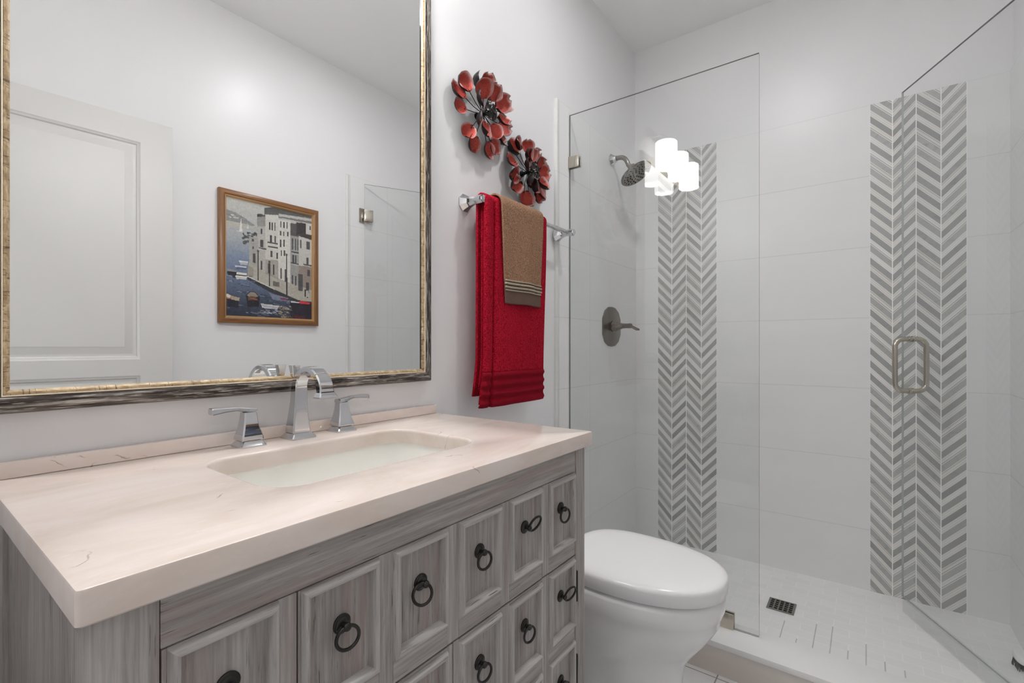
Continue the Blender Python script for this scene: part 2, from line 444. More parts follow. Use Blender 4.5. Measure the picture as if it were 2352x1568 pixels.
# shower tile fields
TT, XT = 2.165, 1.742
def side_tile(name, ya, yb):
    b = B(); box(b, XT, XB, min(ya, yb), max(ya, yb), 0, TT)
    return struct(name, b, M['tile_x'])
side_tile('trim_2', YW - .010, YW); side_tile('trim_3', YR, YR + .010)
def bull(name, yw, s):
    b = B(); pf = [(1.712, 0), (1.712, .008), (1.7145, .0125), (1.719, .0145), (1.7235, .0125), (1.7255, .0105), (1.7415, .0105), (1.7415, 0)]
    loft(b, [[(x, yw + s * d, z) for x, d in pf] for z in (0, TT)])
    return struct(name, fix(b), M['bullnose'], 50)
bull('trim_4', YW, -1); bull('trim_5', YR, 1)
b = B(); box(b, XB - .010, XB, YR + .010, YW - .010, 0, TT); struct('trim_6', b, M['tile_y'])
for i, (ya, yb, k) in enumerate(((.6125, .920, 'chev_a'), (-.320, -.0125, 'chev_b'))):
    b = B(); box(b, XB - .0112, XB - .0098, ya, yb, .055, TT + .001); struct('trim_%d' % (7 + i), b, M[k])
# shower pan and curb
CX0, CX1, CZ = 1.716, 1.865, .116
b = B(); box(b, CX1, XB - .010, YR + .010, YW - .010, 0, .060); o = struct('shower_floor', b, M['pan'])
b = B(); box(b, CX0 + .004, CX1, YR + .0105, YW - .0105, 0, CZ - .020, 0, 0)
box(b, CX0 - .006, CX1 + .004, YR + .0105, YW - .0105, CZ - .020, CZ, .004, 1)
o = struct('shower_curb', b, [M['curb_face'], M['curb_top']], 40)

# ------------------------------------------------------------------ entry door, open against the right wall
ang = math.atan2(.04, .492)
dr = bpy.data.objects.new('door_1', None); col.objects.link(dr); dr.location = (-.1305, -.4201, .012); dr.rotation_euler = (0, 0, ang); dr['kind'] = 'structure'
BASE[dr] = Vector()
b = B(); DW, DH, DT = .915, 2.063, .027
def zz(v): return v - .012
pan = [(.113, DW - .113, zz(1.066), zz(1.976)), (.113, DW - .113, .22, zz(.998))]
box(b, 0, .113, -DT, 0, 0, DH); box(b, DW - .113, DW, -DT, 0, 0, DH)
for za, zb in ((0, .22), (zz(.998), zz(1.066)), (zz(1.976), DH)): box(b, .113, DW - .113, -DT, 0, za, zb)
for p in pan:
    rect_ring(b, *p, [(0, 0), (.004, -.003), (.010, -.0045), (.014, -.0095), (.022, -.0105), (.025, -.0095), (.050, -.003), (.052, -.0018)], cap=0)
    rect_ring(b, *p, [(0, -DT), (.012, -DT + .008), (.025, -DT + .009)], cap=0)
build('slab', fix(b), M['white_trim'], dr, angle=30, local=True)
b = B(); lathe(b, [(.032, 0), (.032, .006), (.028, .010), (.012, .012), (.012, .04), (0, .042)], (DW - .065, 0, .895), (0, 1, 0), 24)
tube(b, [(DW - .065, .038, .895), (DW - .10, .040, .895), (DW - .17, .038, .893)], [.010, .009, .007], 12)
build('handle', fix(b), M['nickel'], dr, local=True)

# ------------------------------------------------------------------ vanity cabinet
VF, VB, VX0, VX1, CT = .530, 1.050, .111, .997, .920
van = thing('vanity_cabinet', ((VX0 + VX1) / 2, .79, 0), 'weathered grey wooden vanity cabinet with ring pulls under the cream marble top', 'cabinet')
zt = CT - .0325
PX = [(.166, .272), (.2985, .409), (.434, .5405), (.5675, .6775), (.703, .8125), (.8395, .948)]
for x0, x1 in ((VX0, .160), (.9535, VX1)):
    b = B(); box(b, x0, x1, VF, VF + .045, 0, zt, .002); build('front_post', b, M['wv'], van, angle=30)
    b = B(); box(b, x0, x1, VB - .05, VB, 0, zt, .002); build('rear_post', b, M['wv'], van, angle=30)
    xa_ = VX0 if x0 == VX0 else VX1 - .030
    b = B(); box(b, xa_ + .006, xa_ + .024, VF + .0455, VB - .0505, .07, zt - .03)
    box(b, xa_ + .002, xa_ + .028, VF + .0455, VB - .0505, zt - .035, zt, .002, 1); box(b, xa_ + .002, xa_ + .028, VF + .0455, VB - .0505, .05, .10, .002, 1)
    build('side_panel', b, [M['wv'], M['wh']], van, angle=30)
b = B(); box(b, .1605, .953, VF + .0005, VF + .03, .8355, zt, .0015); build('top_rail', b, M['wh'], van, angle=30)
b = B(); box(b, .1605, .953, VF + .002, VF + .03, .050, .088, .002); build('bottom_rail', b, M['wh'], van, angle=30)
b = B(); box(b, .155, .958, VF + .022, VF + .028, .06, .84); box(b, .155, .958, VB - .012, VB - .004, .06, zt); box(b, .13, .98, VF + .03, VB - .01, .06, .075)
build('carcass', b, M['dark_in'], van)
def front(x0, x1, z0, z1, cells):
    """slab of stiles and rails round moulded, recessed panels. cells: list of (xa, xb, za, zb)"""
    b = B(); y = VF
    xs = sorted({(c[0], c[1]) for c in cells}); zs = sorted({(c[2], c[3]) for c in cells})
    ex = [x0] + [v for p in xs for v in p] + [x1]
    for i in range(0, len(ex), 2):
        if ex[i + 1] - ex[i] > .001: box(b, ex[i], ex[i + 1], y, y + .018, z0, z1, .0008, 0, 1)
    ez = [z0] + [v for p in zs for v in p] + [z1]
    for (xa, xb) in xs:
        for i in range(0, len(ez), 2):
            if ez[i + 1] - ez[i] > .001: box(b, xa, xb, y + .0002, y + .018, ez[i], ez[i + 1], 0, 1)
    for (xa, xb, za, zb) in cells:
        m = .0005
        rect_ring(b, xa, xb, za, zb, [(-m, y + .001), (.0008, y - .0035), (.003, y - .0065), (.006, y - .0072), (.009, y - .0058), (.0112, y - .002), (.0122, y + .0055)],
                  mv=2, mh=3)
        rect_ring(b, xa + .0122, xb - .0122, za + .0122, zb - .0122, [(0, y + .0055), (.0005, y + .0057)], cap=0)
    return fix(b)
WM = [M['wv'], M['wh'], M['wmv'], M['wmh']]
Z1 = (.680, .8325); ROWS = [(.489, .6395), (.302, .4555), (.118, .271)]
def pull_mesh(mode):
    b = B(); ax = (0, -1, 0)
    lathe(b, [(.0125, 0), (.0125, .0016), (.0108, .0030), (.0095, .0030), (.0085, .0042), (.0060, .0050), (.0035, .0056), (.0030, .0085), (.0050, .0100), (.0058, .0125), (.0046, .0150), (.0015, .0162), (.0001, .0164)], (0, 0, 0), ax, 24)
    R, r = .0148, .0023
    c = Vector((0, -.0125, 0))
    ti = {0: (-PI / 2, .3), 1: (.45, .5), 2: (-PI / 2 - .55, .75), 3: (.3, .3), 4: (-PI / 2 + .05, .35)}[mode]
    # ring hangs in a plane turned a little off the drawer face
    d = Vector((math.cos(ti[0]), 0, math.sin(ti[0]))); side = Vector((0, -1, 0)).cross(d).normalized()
    q = Matrix.Rotation(ti[1] * .55, 3, d); side = q @ side
    if mode in (1, 3): d = (d + Vector((0, -.55, .25))).normalized()
    pts = [c + d * (R - .001) + (d * math.cos(a) + side * math.sin(a)) * R for a in [2 * PI * i / 28 for i in range(28)]]
    tube(b, pts, r, 10, closed=True)
    me = bpy.data.meshes.new('ring_pull'); fix(b); b.to_mesh(me); b.free(); me.materials.append(M['bronze'])
    for p in me.polygons: p.use_smooth = True
    me.set_sharp_from_angle(angle=math.radians(50))
    return me
PM = {k: pull_mesh(k) for k in range(5)}
def pull(parent, x, z, mode):
    o = bpy.data.objects.new('ring_pull', PM[mode]); col.objects.link(o); o.parent = parent
    o.location = Vector((x, VF + .0056, z)) - BASE[parent]
    return o
def mk(name, x0, x1, z0, z1, idx, rows, modes):
    o = build(name, front(x0, x1, z0, z1, [(PX[i][0], PX[i][1], za, zb) for i in idx for za, zb in rows]), WM, van, angle=30)
    for i in idx:
        for k, (za, zb) in enumerate(rows):
            pull(o, (PX[i][0] + PX[i][1]) / 2 + .002, (za + zb) / 2 + .011, modes.get((i, k), 0))
    return o
mk('drawer', .1615, .2935, .648, .8345, [0], [Z1], {(0, 0): 0})
mk('drawer', .2955, .8145, .648, .8345, [1, 2, 3, 4], [Z1], {(1, 0): 4, (2, 0): 2, (3, 0): 0, (4, 0): 1})
mk('drawer', .8165, .9525, .648, .8345, [5], [Z1], {(5, 0): 0})
mk('door', .1615, .5530, .090, .645, [0, 1, 2], ROWS, {(2, 1): 2})
mk('door', .5550, .9525, .090, .645, [3, 4, 5], ROWS, {(5, 0): 3, (4, 0): 0, (3, 1): 2})
for z in (.575, .385, .17):
    b = B(); box(b, .9545, .9600, VF - .0025, VF + .004, z - .032, z + .032, .001)
    lathe(b, [(.003, 0), (.0035, .001), (.0035, .068), (.003, .069)], (.9555, VF - .001, z - .0345), (0, 0, 1), 10)
    build('hinge', b, M['black_metal'], van)

# countertop with sink cut-out and short backsplash
ct = thing('countertop', (.555, .79, zt), 'polished cream marble countertop with low backsplash on the grey vanity', 'countertop')
b = B(); hx0, hx1, hy0, hy1, hr = .333, .768, .655, .925, .055
X0, X1, Y0, Y1 = .098, 1.0125, .517, 1.053
n = 8
def lo(ins, z): return rrect(X0 + ins, X1 - ins, Y0 + ins, Y1 - ins, .004, z, n)
def li(ins, z): return rrect(hx0 - ins, hx1 + ins, hy0 - ins, hy1 + ins, hr + ins, z, n)
outer = [lo(.003, CT), lo(.0009, CT - .0009), lo(0, CT - .003), lo(0, zt + .002), lo(.002, zt)]
inner = [li(.006, CT), li(.003, CT - .0008), li(.0008, CT - .003), li(0, CT - .007), li(0, zt)]
vo = loft(b, outer, True, False, False); vi = loft(b, inner, True, False, False)
m = len(outer[0])
for a, c in ((vo[0], vi[0]), (vo[-1], vi[-1])):
    for i in range(m): b.faces.new((a[i], a[(i + 1) % m], c[(i + 1) % m], c[i]))
build('slab', fix(b), M['stone'], ct, angle=35)
b = B(); box(b, X0, X1, 1.035, 1.0535, CT + .0002, CT + .025, .002); build('backsplash', b, M['stone'], ct, angle=35)

# undermount sink
sk = thing('sink', ((hx0 + hx1) / 2, .79, zt - .16), 'white undermount rectangular sink basin set in the cream countertop', 'sink')
b = B(); r0 = lambda i, z, e=0: rrect(hx0 - i, hx1 + i, hy0 - i, hy1 + i, max(hr + i * .5, .02) + e, z, n)
loft(b, [r0(.022, zt - .0005), r0(.004, zt - .0005), r0(.003, zt - .006), r0(-.002, zt - .05), r0(-.012, zt - .105), r0(-.03, zt - .128), r0(-.06, zt - .138), rrect(.49, .61, .77, .83, .028, zt - .142, n)], True, False, True)
loft(b, [r0(.022, zt - .0005), r0(.022, zt - .012), r0(.010, zt - .02), r0(.004, zt - .11), r0(-.02, zt - .145), r0(-.06, zt - .155)], True, False, True)
build('basin', fix(b), M['sink'], sk, angle=50)
b = B(); lathe(b, [(.0001, .004), (.018, .004), (.021, .0025), (.022, 0)], (.55, .80, zt - .1425), (0, 0, 1), 24); build('drain_stopper', fix(b), M['chrome'], sk)
b = B(); lathe(b, [(.019, 0), (.019, .25)], (.55, .80, zt - .40), (0, 0, 1), 16); build('tailpiece', fix(b), M['chrome'], sk)

# ------------------------------------------------------------------ faucet: spout and two lever handles
def rsec(cx, cy, z, wx, wy, ch):
    a, c = wx / 2, wy / 2
    return [Vector((cx + x, cy + y, z)) for x, y in ((a - ch, -c), (a, -c + ch), (a, c - ch), (a - ch, c), (-a + ch, c), (-a, c - ch), (-a, -c + ch), (-a + ch, -c))]
def plinth(b, cx, cy, w_, d_):
    loft(b, [rsec(cx, cy, CT, w_, d_, .002), rsec(cx, cy, CT + .003, w_, d_, .002), rsec(cx, cy, CT + .0065, w_ - .006, d_ - .006, .002), rsec(cx, cy, CT + .012, w_ - .014, d_ - .014, .002), rsec(cx, cy, CT + .013, w_ - .018, d_ - .018, .002)])
fa = thing('faucet', (.556, .998, CT), 'chrome faucet with arched spout and two lever handles behind the sink', 'faucet')
b = B(); plinth(b, .556, .998, .055, .055); build('base_plate', fix(b), M['chrome'], fa, angle=25)
b = B(); path = [(1.000, .013, .040, .036), (1.0, .022, .039, .035), (.9985, .05, .033, .029), (.996, .08, .0285, .025)]
cyA, czA, RA = .9445, .105, .050
for i in range(0, 15):
    a = math.radians(6 + i * 166 / 14)
    wv_ = .0275 + .004 * i / 14; th = .0225 - .0085 * math.sin(math.pi * min(i / 14, 1)) * .9 - .004 * i / 14
    path.append((cyA + RA * math.cos(a), czA + (RA - .004) * math.sin(a), wv_, th))
path += [(.8947, .109, .032, .017), (.8944, .1045, .0335, .018)]
loops = []
for i, (y, z, wx, th) in enumerate(path):
    p0 = path[max(i - 1, 0)]; p1 = path[min(i + 1, len(path) - 1)]
    t = Vector((0, p1[0] - p0[0], p1[1] - p0[1])).normalized(); nn = Vector((0, t.z, -t.y)) * 1.0
    if i == 0: nn = Vector((0, 1, 0))
    c0 = Vector((.556, y, CT + z)); a, c = wx / 2, th / 2; ch = .0025
    loops.append([c0 + Vector((x, 0, 0)) + nn * q for x, q in ((a - ch, -c), (a, -c + ch), (a, c - ch), (a - ch, c), (-a + ch, c), (-a, c - ch), (-a, -c + ch), (-a + ch, -c))])
loft(b, loops); build('spout_body', fix(b), M['chrome'], fa, angle=28)
b = B(); loft(b, [rsec(.556, .894, CT + .1050, .0335, .018, .002), rsec(.556, .8935, CT + .1015, .036, .022, .002), rsec(.556, .893, CT + .0965, .041, .026, .002), rsec(.556, .893, CT + .0935, .041, .026, .002)])
build('spout_outlet', fix(b), M['chrome'], fa, angle=25)
b = B(); loft(b, [rsec(.556, 1.014, CT + .10, .006, .006, .001), rsec(.556, 1.014, CT + .13, .006, .006, .001), rsec(.556, 1.014, CT + .133, .012, .012, .001), rsec(.556, 1.014, CT + .155, .018, .016, .001), rsec(.556, 1.014, CT + .158, .019, .017, .001)])
build('lift_rod', fix(b), M['chrome'], fa, angle=25)
def faucet_handle(cx, s, label):
    b = B(); loft(b, [rsec(cx, .998, CT + h, ww, ww, .0025) for h, ww in ((.0135, .0415), (.018, .0415), (.026, .037), (.038, .031), (.052, .0265), (.064, .0245), (.068, .0235))])
    t = build('handle', fix(b), M['chrome'], fa, angle=28); t['label'] = label
    b = B(); plinth(b, cx, .998, .050, .050)
    build('base_plate', fix(b), M['chrome'], t, angle=25)
    b = B(); loops = []
    for k, (dx, zc, hh, dd) in enumerate(((-.0125, .070, .006, .023), (-.0115, .071, .009, .024), (.006, .0725, .010, .0235), (.014, .0745, .0085, .0195), (.026, .0765, .0080, .0165), (.046, .0765, .0095, .0175), (.065, .0755, .0125, .020), (.0685, .0752, .013, .0205), (.0700, .0752, .0115, .019))):
        c0 = Vector((cx + s * dx, .998, CT + zc)); a, c = dd / 2, hh / 2; ch = min(.0022, c * .5)
        loops.append([c0 + Vector((0, y, z)) for y, z in ((a - ch, -c), (a, -c + ch), (a, c - ch), (a - ch, c), (-a + ch, c), (-a, c - ch), (-a, -c + ch), (-a + ch, -c))])
    loft(b, loops); build('lever', fix(b), M['chrome'], t, angle=28)
faucet_handle(.4515, -1, 'chrome lever handle farther from the shower')
faucet_handle(.664, 1, 'chrome lever handle nearer the shower')

# ------------------------------------------------------------------ mirror over the vanity
MX0, MX1, MZ0, MZ1 = .087, .990, 1.0178, 2.258
mi_ = thing('wall_mirror', (.5385, YW, MZ0), 'large framed mirror on the wall above the vanity', 'mirror')
b = B(); rect_ring(b, MX0, MX1, MZ0, MZ1, [(0, YW - .001), (0, 1.041), (.002, 1.035), (.007, 1.0305), (.0135, 1.029), (.020, 1.0305), (.0248, 1.0335), (.026, 1.036)], mv=0, mh=1)
build('outer_frame', fix(b), [M['frame_v'], M['frame_h']], mi_, angle=50)
b = B(); rect_ring(b, MX0, MX1, MZ0, MZ1, [(.0255, 1.040), (.0258, 1.0342), (.0268, 1.0333), (.0279, 1.0342), (.0286, 1.0365)]); build('bead_line', fix(b), M['bead'], mi_, angle=60)
b = B(); rect_ring(b, MX0, MX1, MZ0, MZ1, [(.0278, 1.0385), (.0284, 1.0350), (.0308, 1.0356), (.0342, 1.0398), (.0362, 1.0414), (.0362, 1.0446)], mats=[(0, 1)] * 4 + [(2, 3)]); build('inner_lip', fix(b), [M['gold_v'], M['gold_h'], M['mirror_edge'], M['bead']], mi_, angle=50)
b = B(); rect_ring(b, MX0 + .034, MX1 - .034, MZ0 + .034, MZ1 - .034, [(0, 1.0440), (.001, 1.0440)], cap=0)
box(b, MX0 + .030, MX1 - .030, 1.046, YW - .0015, MZ0 + .030, MZ1 - .030, 0, 1)
build('mirror_glass', fix(b), [M['mirror'], M['mirror_edge']], mi_, angle=0)

# vanity light above the mirror
vl = thing('vanity_light', (.585, YW, 2.39), 'three shade frosted glass vanity light fixed above the mirror', 'light')
b = B(); box(b, .27, .90, 1.028, YW - .0005, 2.360, 2.425, .006); build('back_plate', b, M['nickel'], vl, angle=40)
for x in (.36, .585, .81):
    b = B(); tube(b, bez((x, 1.03, 2.392), (x, .96, 2.41), (x, .96, 2.352), 8), .007, 12); lathe(b, [(.010, .03), (.022, .014), (.026, 0)], (x, .96, 2.340), (0, 0, 1), 20)
    arm = build('arm', fix(b), M['nickel'], vl)
    b = B(); R = .063; lathe(b, [(.018, .157), (R - .004, .156), (R, .152), (R, .001), (R - .001, 0), (R - .004, 0), (R - .004, .02)], (x, .96, 2.185), (0, 0, 1), 40, cap=False); sh = build('shade', fix(b), M['shade'], vl, angle=50)
    b = B(); lathe(b, [(.0001, .018), (R - .0045, .020), (R - .0045, .022), (.0001, .022)], (x, .96, 2.185), (0, 0, 1), 32); build('diffuser', fix(b), M['bulb'], sh)

# recessed downlight
LX, LY = 1.44, .345
dl = thing('downlight', (LX, LY, ZC), 'round recessed ceiling downlight over the middle of the bathroom', 'light')
b = B(); lathe(b, [(.060, 0), (.060, -.004), (.064, -.008), (.069, -.005), (.071, 0)], (LX, LY, ZC), (0, 0, 1), 40, cap=False); build('trim_ring', fix(b), M['plate'], dl)
b = B(); lathe(b, [(.0001, -.0035), (.059, -.0035), (.059, -.001), (.0001, -.001)], (LX, LY, ZC), (0, 0, 1), 40); build('lens', fix(b), M['can'], dl)
hl = thing('added_fill_light', (-.76, .25, ZC), 'added unseen round fill lamp under the ceiling outside the doorway', 'light')  # fill lamp added out of view to brighten the room through the doorway
b = B(); lathe(b, [(.16, 0), (.16, -.03), (.15, -.035)], (-.76, .25, ZC), (0, 0, 1), 40, cap=False); build('rim', fix(b), M['plate'], hl)
b = B(); lathe(b, [(.0001, -.05), (.09, -.046), (.149, -.034), (.149, -.002), (.0001, -.001)], (-.76, .25, ZC), (0, 0, 1), 40); build('lens', fix(b), M['hall'], hl)

# switch plate on the entry wall
sp = thing('switch_plate', (XE, .818, 1.40), 'white triple switch plate on the entry wall beside the vanity', 'switch')
b = B(); box(b, XE + .0002, XE + .006, 0.748, .888, 1.400, 1.510, .002); build('plate', b, M['plate'], sp, angle=40)
for y in (.780, .818, .856):
    b = B(); box(b, XE + .004, XE + .010, y - .015, y + .015, 1.422, 1.488, .0015); build('rocker', b, M['plate'], sp, angle=40)

# ------------------------------------------------------------------ toilet
TX = 1.385
def egg(z, yf, yb, y0, hw, nf=2.15, nb=3.0, N=56, xc=TX):
    out = []; yf = yf + .016
    for i in range(N):
        a = 2 * PI * i / N; c, s = math.cos(a), math.sin(a)
        nn = nf if s < 0 else nb
        ry = (y0 - yf) if s < 0 else (yb - y0)
        out.append(Vector((xc + hw * math.copysign(abs(c) ** (2 / nn), c), y0 + ry * math.copysign(abs(s) ** (2 / nn), s), z)))
    return out
to = thing('toilet', (TX, .62, 0), 'white elongated toilet with closed lid standing between vanity and shower curb', 'toilet')
b = B()
secs = [(0, .400, .98, .66, .128, 2.4, 3.4), (.02, .396, .985, .66, .128, 2.4, 3.4), (.035, .406, .975, .66, .120, 2.3, 3.2), (.10, .412, .97, .66, .112, 2.3, 3), (.17, .408, .965, .66, .112, 2.3, 3), (.215, .398, .96, .66, .120, 2.2, 3),
        (.252, .372, .95, .64, .136, 2.1, 3), (.30, .335, .94, .62, .157, 2.1, 3), (.345, .308, .93, .59, .171, 2.1, 3), (.366, .306, .93, .585, .168, 2.15, 3), (.376, .299, .93, .58, .179, 2.15, 3), (.395, .293, .93, .58, .1815, 2.15, 3), (.418, .292, .93, .58, .182, 2.15, 3), (.428, .296, .93, .58, .179, 2.15, 3), (.432, .306, .92, .58, .170, 2.15, 3)]
loft(b, [egg(*s) for s in secs]); build('bowl', fix(b), M['ceramic'], to, angle=60)
b = B(); loft(b, [egg(z, yf, yb, .575, hw, 2.15, 3) for z, yf, yb, hw in ((.4305, .316, .760, .160), (.439, .316, .760, .160))]); build('seat', fix(b), M['dark_in'] if False else M['seat'], to, angle=50)
b = B(); loft(b, [egg(z, yf, yb, .575, hw, 2.15, 3) for z, yf, yb, hw in ((.4375, .2905, .778, .1785), (.4395, .288, .780, .181), (.470, .286, .780, .1825), (.477, .2875, .778, .181), (.4815, .2925, .773, .176), (.4845, .302, .765, .167), (.487, .335, .74, .14), (.488, .42, .68, .08))]); build('lid', fix(b), M['seat'], to, angle=60)
b = B(); box(b, TX - .10, TX + .10, .770, .800, .436, .468, .008); build('lid_hinge', b, M['seat'], to)
b = B(); tk = lambda i, z: rrect(TX - .192 - i, TX + .192 + i, .835 - i, 1.042, .03, z, 6)
loft(b, [tk(-.02, .425), tk(-.012, .432), tk(-.008, .50), tk(0, .70), tk(0, .735)]); build('tank', fix(b), M['ceramic'], to, angle=50)
b = B(); loft(b, [tk(.006, .737), tk(.009, .742), tk(.009, .762), tk(.003, .772), tk(-.008, .776)]); build('tank_lid', fix(b), M['ceramic'], to, angle=50)
b = B(); lathe(b, [(.012, 0), (.012, .008), (0, .01)], (TX - .13, .836, .69), (0, -1, 0), 16); tube(b, [(TX - .13, .824, .69), (TX - .085, .820, .682)], [.006, .005], 10); build('flush_lever', fix(b), M['chrome'], to)
for s in (-1, 1):
    b = B(); lathe(b, [(.013, 0), (.013, .008), (.009, .016), (.0001, .019)], (TX + s * .116, .80, .018), (0, 0, 1), 16); build('bolt_cap', fix(b), M['seat'], to)

# ------------------------------------------------------------------ shower glass
def pane(b, p0, p1, z0, z1, th, ve=1):
    p0, p1 = Vector(p0), Vector(p1); d = (p1 - p0).normalized(); nn = Vector((-d.y, d.x)) * th / 2
    cs = [p0 - nn, p1 - nn, p1 + nn, p0 + nn]
    lo_ = [b.verts.new((c.x, c.y, z0)) for c in cs]; hi = [b.verts.new((c.x, c.y, z1)) for c in cs]
    for i in range(4):
        j = (i + 1) % 4; f = b.faces.new((lo_[i], lo_[j], hi[j], hi[i])); f.material_index = (2, ve, 0, ve)[i]
    for q, mq in ((lo_[::-1], 3), (hi, 1)): f = b.faces.new(q); f.material_index = mq
    return fix(b)
XG, GZ0, GZ1 = 1.826, CZ + .003, 2.132
gp = thing('glass_panel', (XG, .67, GZ0), 'fixed clear glass shower panel standing on the curb behind the toilet', 'glass panel')
build('pane', pane(B(), (XG, .296), (XG, 1.043), GZ0, GZ1, .008), [M['glass'], M['glass_edge'], M['glass_rear'], M['edge_light']], gp, angle=0)
b = B(); box(b, XG - .0135, XG - .0048, .995, 1.0448, 1.897, 1.947, .002); box(b, XG + .0048, XG + .0135, .995, 1.0448, 1.897, 1.947, .002); box(b, XG - .006, XG + .006, 1.0435, 1.0448, 1.897, 1.947)
o = build('wall_clamp', b, M['nickel'], gp, angle=40)
b = B(); box(b, XG - .0135, XG - .0048, .376, .428, CZ + .0003, CZ + .0535, .002); box(b, XG + .0048, XG + .0135, .376, .428, CZ + .0003, CZ + .0535, .002); box(b, XG - .006, XG + .006, .376, .428, CZ + .0003, CZ + .0025)
build('curb_clamp', b, M['nickel'], gp, angle=40)
# hinged door, swung into the shower
hg = Vector((XG, YR + .020)); tip = Vector((2.453, -.117)); dd = (tip - hg).normalized(); nn = Vector((-dd.y, dd.x))
sd = thing('shower_door', (hg.x, hg.y, CZ + .006), 'clear glass shower door swung open into the shower', 'shower door')
p0 = hg + dd * .006
gd = build('pane', pane(B(), p0, tip, CZ + .008, GZ1, .008, 3), [M['glass'], M['glass_edge'], M['glass_rear'], M['edge_light']], sd, angle=0)
for z in (1.935, .36):
    b = B()
    t = B(); box(t, .004, .058, -.0135, -.0047, -.036, .036, .002); box(t, .004, .058, .0047, .0135, -.036, .036, .002)
    join(b, t, 0, Matrix.Translation((hg.x, hg.y, z)) @ Matrix.Rotation(math.atan2(dd.y, dd.x), 4, 'Z'))
    t = B(); box(t, -.026, .026, YR + .0102, YR + .0175, -.044, .044, .002); box(t, -.010, .010, YR + .0165, YR + .028, -.02, .02, .002)
    join(b, t, 0, Matrix.Translation((hg.x, 0, z)))
    build('hinge', b, M['nickel'], sd, angle=40)
hc = hg + dd * .652
b = B(); hz, hw_, hh, rr = 1.047, .054, .101, .030
pts = []
def hp(n_, z): return Vector((hc.x + nn.x * n_, hc.y + nn.y * n_, hz + z))
for cx, cz, a0 in ((hw_ - rr, hh - rr, 0), (-hw_ + rr, hh - rr, 90), (-hw_ + rr, -hh + rr, 180), (hw_ - rr, -hh + rr, 270)):
    for i in range(9):
        a = math.radians(a0 + 90 * i / 8); pts.append(hp(cx + rr * math.cos(a), cz + rr * math.sin(a)))
tube(b, pts, .0092, 14, closed=True)
for s in (-1, 1):
    for z in (hh, -hh): lathe(b, [(.0125, .0046), (.0125, .0085), (.0095, .0095)], hp(0, z), (nn.x * s, nn.y * s, 0), 18)
build('door_handle', fix(b), M['nickel'], sd)
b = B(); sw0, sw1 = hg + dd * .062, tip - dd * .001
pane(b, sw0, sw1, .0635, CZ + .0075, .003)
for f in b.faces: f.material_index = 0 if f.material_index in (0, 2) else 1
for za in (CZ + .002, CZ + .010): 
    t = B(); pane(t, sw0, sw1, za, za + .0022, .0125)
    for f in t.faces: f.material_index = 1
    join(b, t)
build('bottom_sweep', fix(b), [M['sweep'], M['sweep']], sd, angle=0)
# shower head
hd = thing('showerhead', (2.252, YW - .010, 2.07), 'chrome shower head on a bent arm from the tiled wall', 'shower head')
b = B(); lathe(b, [(.030, 0), (.030, .004), (.024, .010), (.017, .022), (.016, .030)], (2.252, YW - .0103, 2.071), (0, -1, 0), 8, rot=PI / 8); build('wall_flange', fix(b), M['chrome'], hd, angle=25)
b = B(); hdir = Vector((0, -.52, -.854)).normalized(); hcen = Vector((2.252, .912, 1.972))
tube(b, [(2.252, 1.043, 2.071), (2.252, 1.018, 2.073)] + bez((2.252, 1.0, 2.073), (2.252, .965, 2.072), hcen - hdir * .055 + Vector((0, .012, .006)), 8) + [hcen - hdir * .042], .0115, 14); build('arm', fix(b), M['dark_nickel'], hd)
b = B(); lathe(b, [(.013, -.052), (.019, -.050), (.021, -.038), (.024, -.030), (.044, -.020), (.068, -.012), (.080, -.006), (.082, 0), (.079, .004), (.074, .0045), (.0001, .003)], hcen, hdir, 40); build('head', fix(b), M['dark_nickel'], hd, angle=35)
b = B(); d_, u_, v_ = frame_of(hdir)
for ring, nn_ in ((.018, 6), (.034, 11), (.050, 16), (.065, 20)):
    for i in range(nn_):
        a = 2 * PI * i / nn_ + ring * 40
        lathe(b, [(.0042, 0), (.0040, .0016), (.0026, .003)], hcen + d_ * .0032 + (u_ * math.cos(a) + v_ * math.sin(a)) * ring, hdir, 8)
build('nozzles', b, M['black_metal'], hd)
# valve
va = thing('shower_valve', (2.252, YW - .010, 1.22), 'octagonal shower valve plate with lever handle on the tiled wall', 'shower valve')
b = B()
def octa(s, d): return [Vector((2.252 + x * s, YW - .0103 - d, 1.220 + z * s)) for x, z in ((.040, .098), (.0, .1015), (-.040, .098), (-.080, .078), (-.105, .040), (-.105, -.040), (-.080, -.078), (-.040, -.098), (0, -.1015), (.040, -.098), (.080, -.078), (.105, -.040), (.105, .040), (.080, .078))]
loft(b, [octa(1, 0), octa(1, .004), octa(.96, .0065), octa(.6, .010), octa(.3, .0115)]); build('escutcheon', fix(b), M['dark_nickel'], va, angle=20)
b = B(); lathe(b, [(.031, .010), (.031, .014), (.027, .016), (.020, .045), (.0135, .060), (.012, .090), (.013, .094), (.013, .106), (.010, .110)], (2.252, YW - .0103, 1.222), (0, -1, 0), 8, rot=PI / 8); build('stem', fix(b), M['dark_nickel'], va, angle=25)
b = B(); q0 = Vector((2.252, YW - .112, 1.222)); 
loft(b, [[q0 + Vector((dx, dy, dz)) + Vector((0, y_, z_)) for y_, z_ in ((-wd, -.004), (wd, -.004), (wd, .004), (-wd, .004))] for dx, dy, dz, wd in ((-.012, .008, .002, .007), (.012, .006, .001, .0075), (.04, -.002, -.008, .008), (.066, -.012, -.017, .009), (.070, -.013, -.018, .008))]); build('lever', fix(b), M['dark_nickel'], va, angle=30)
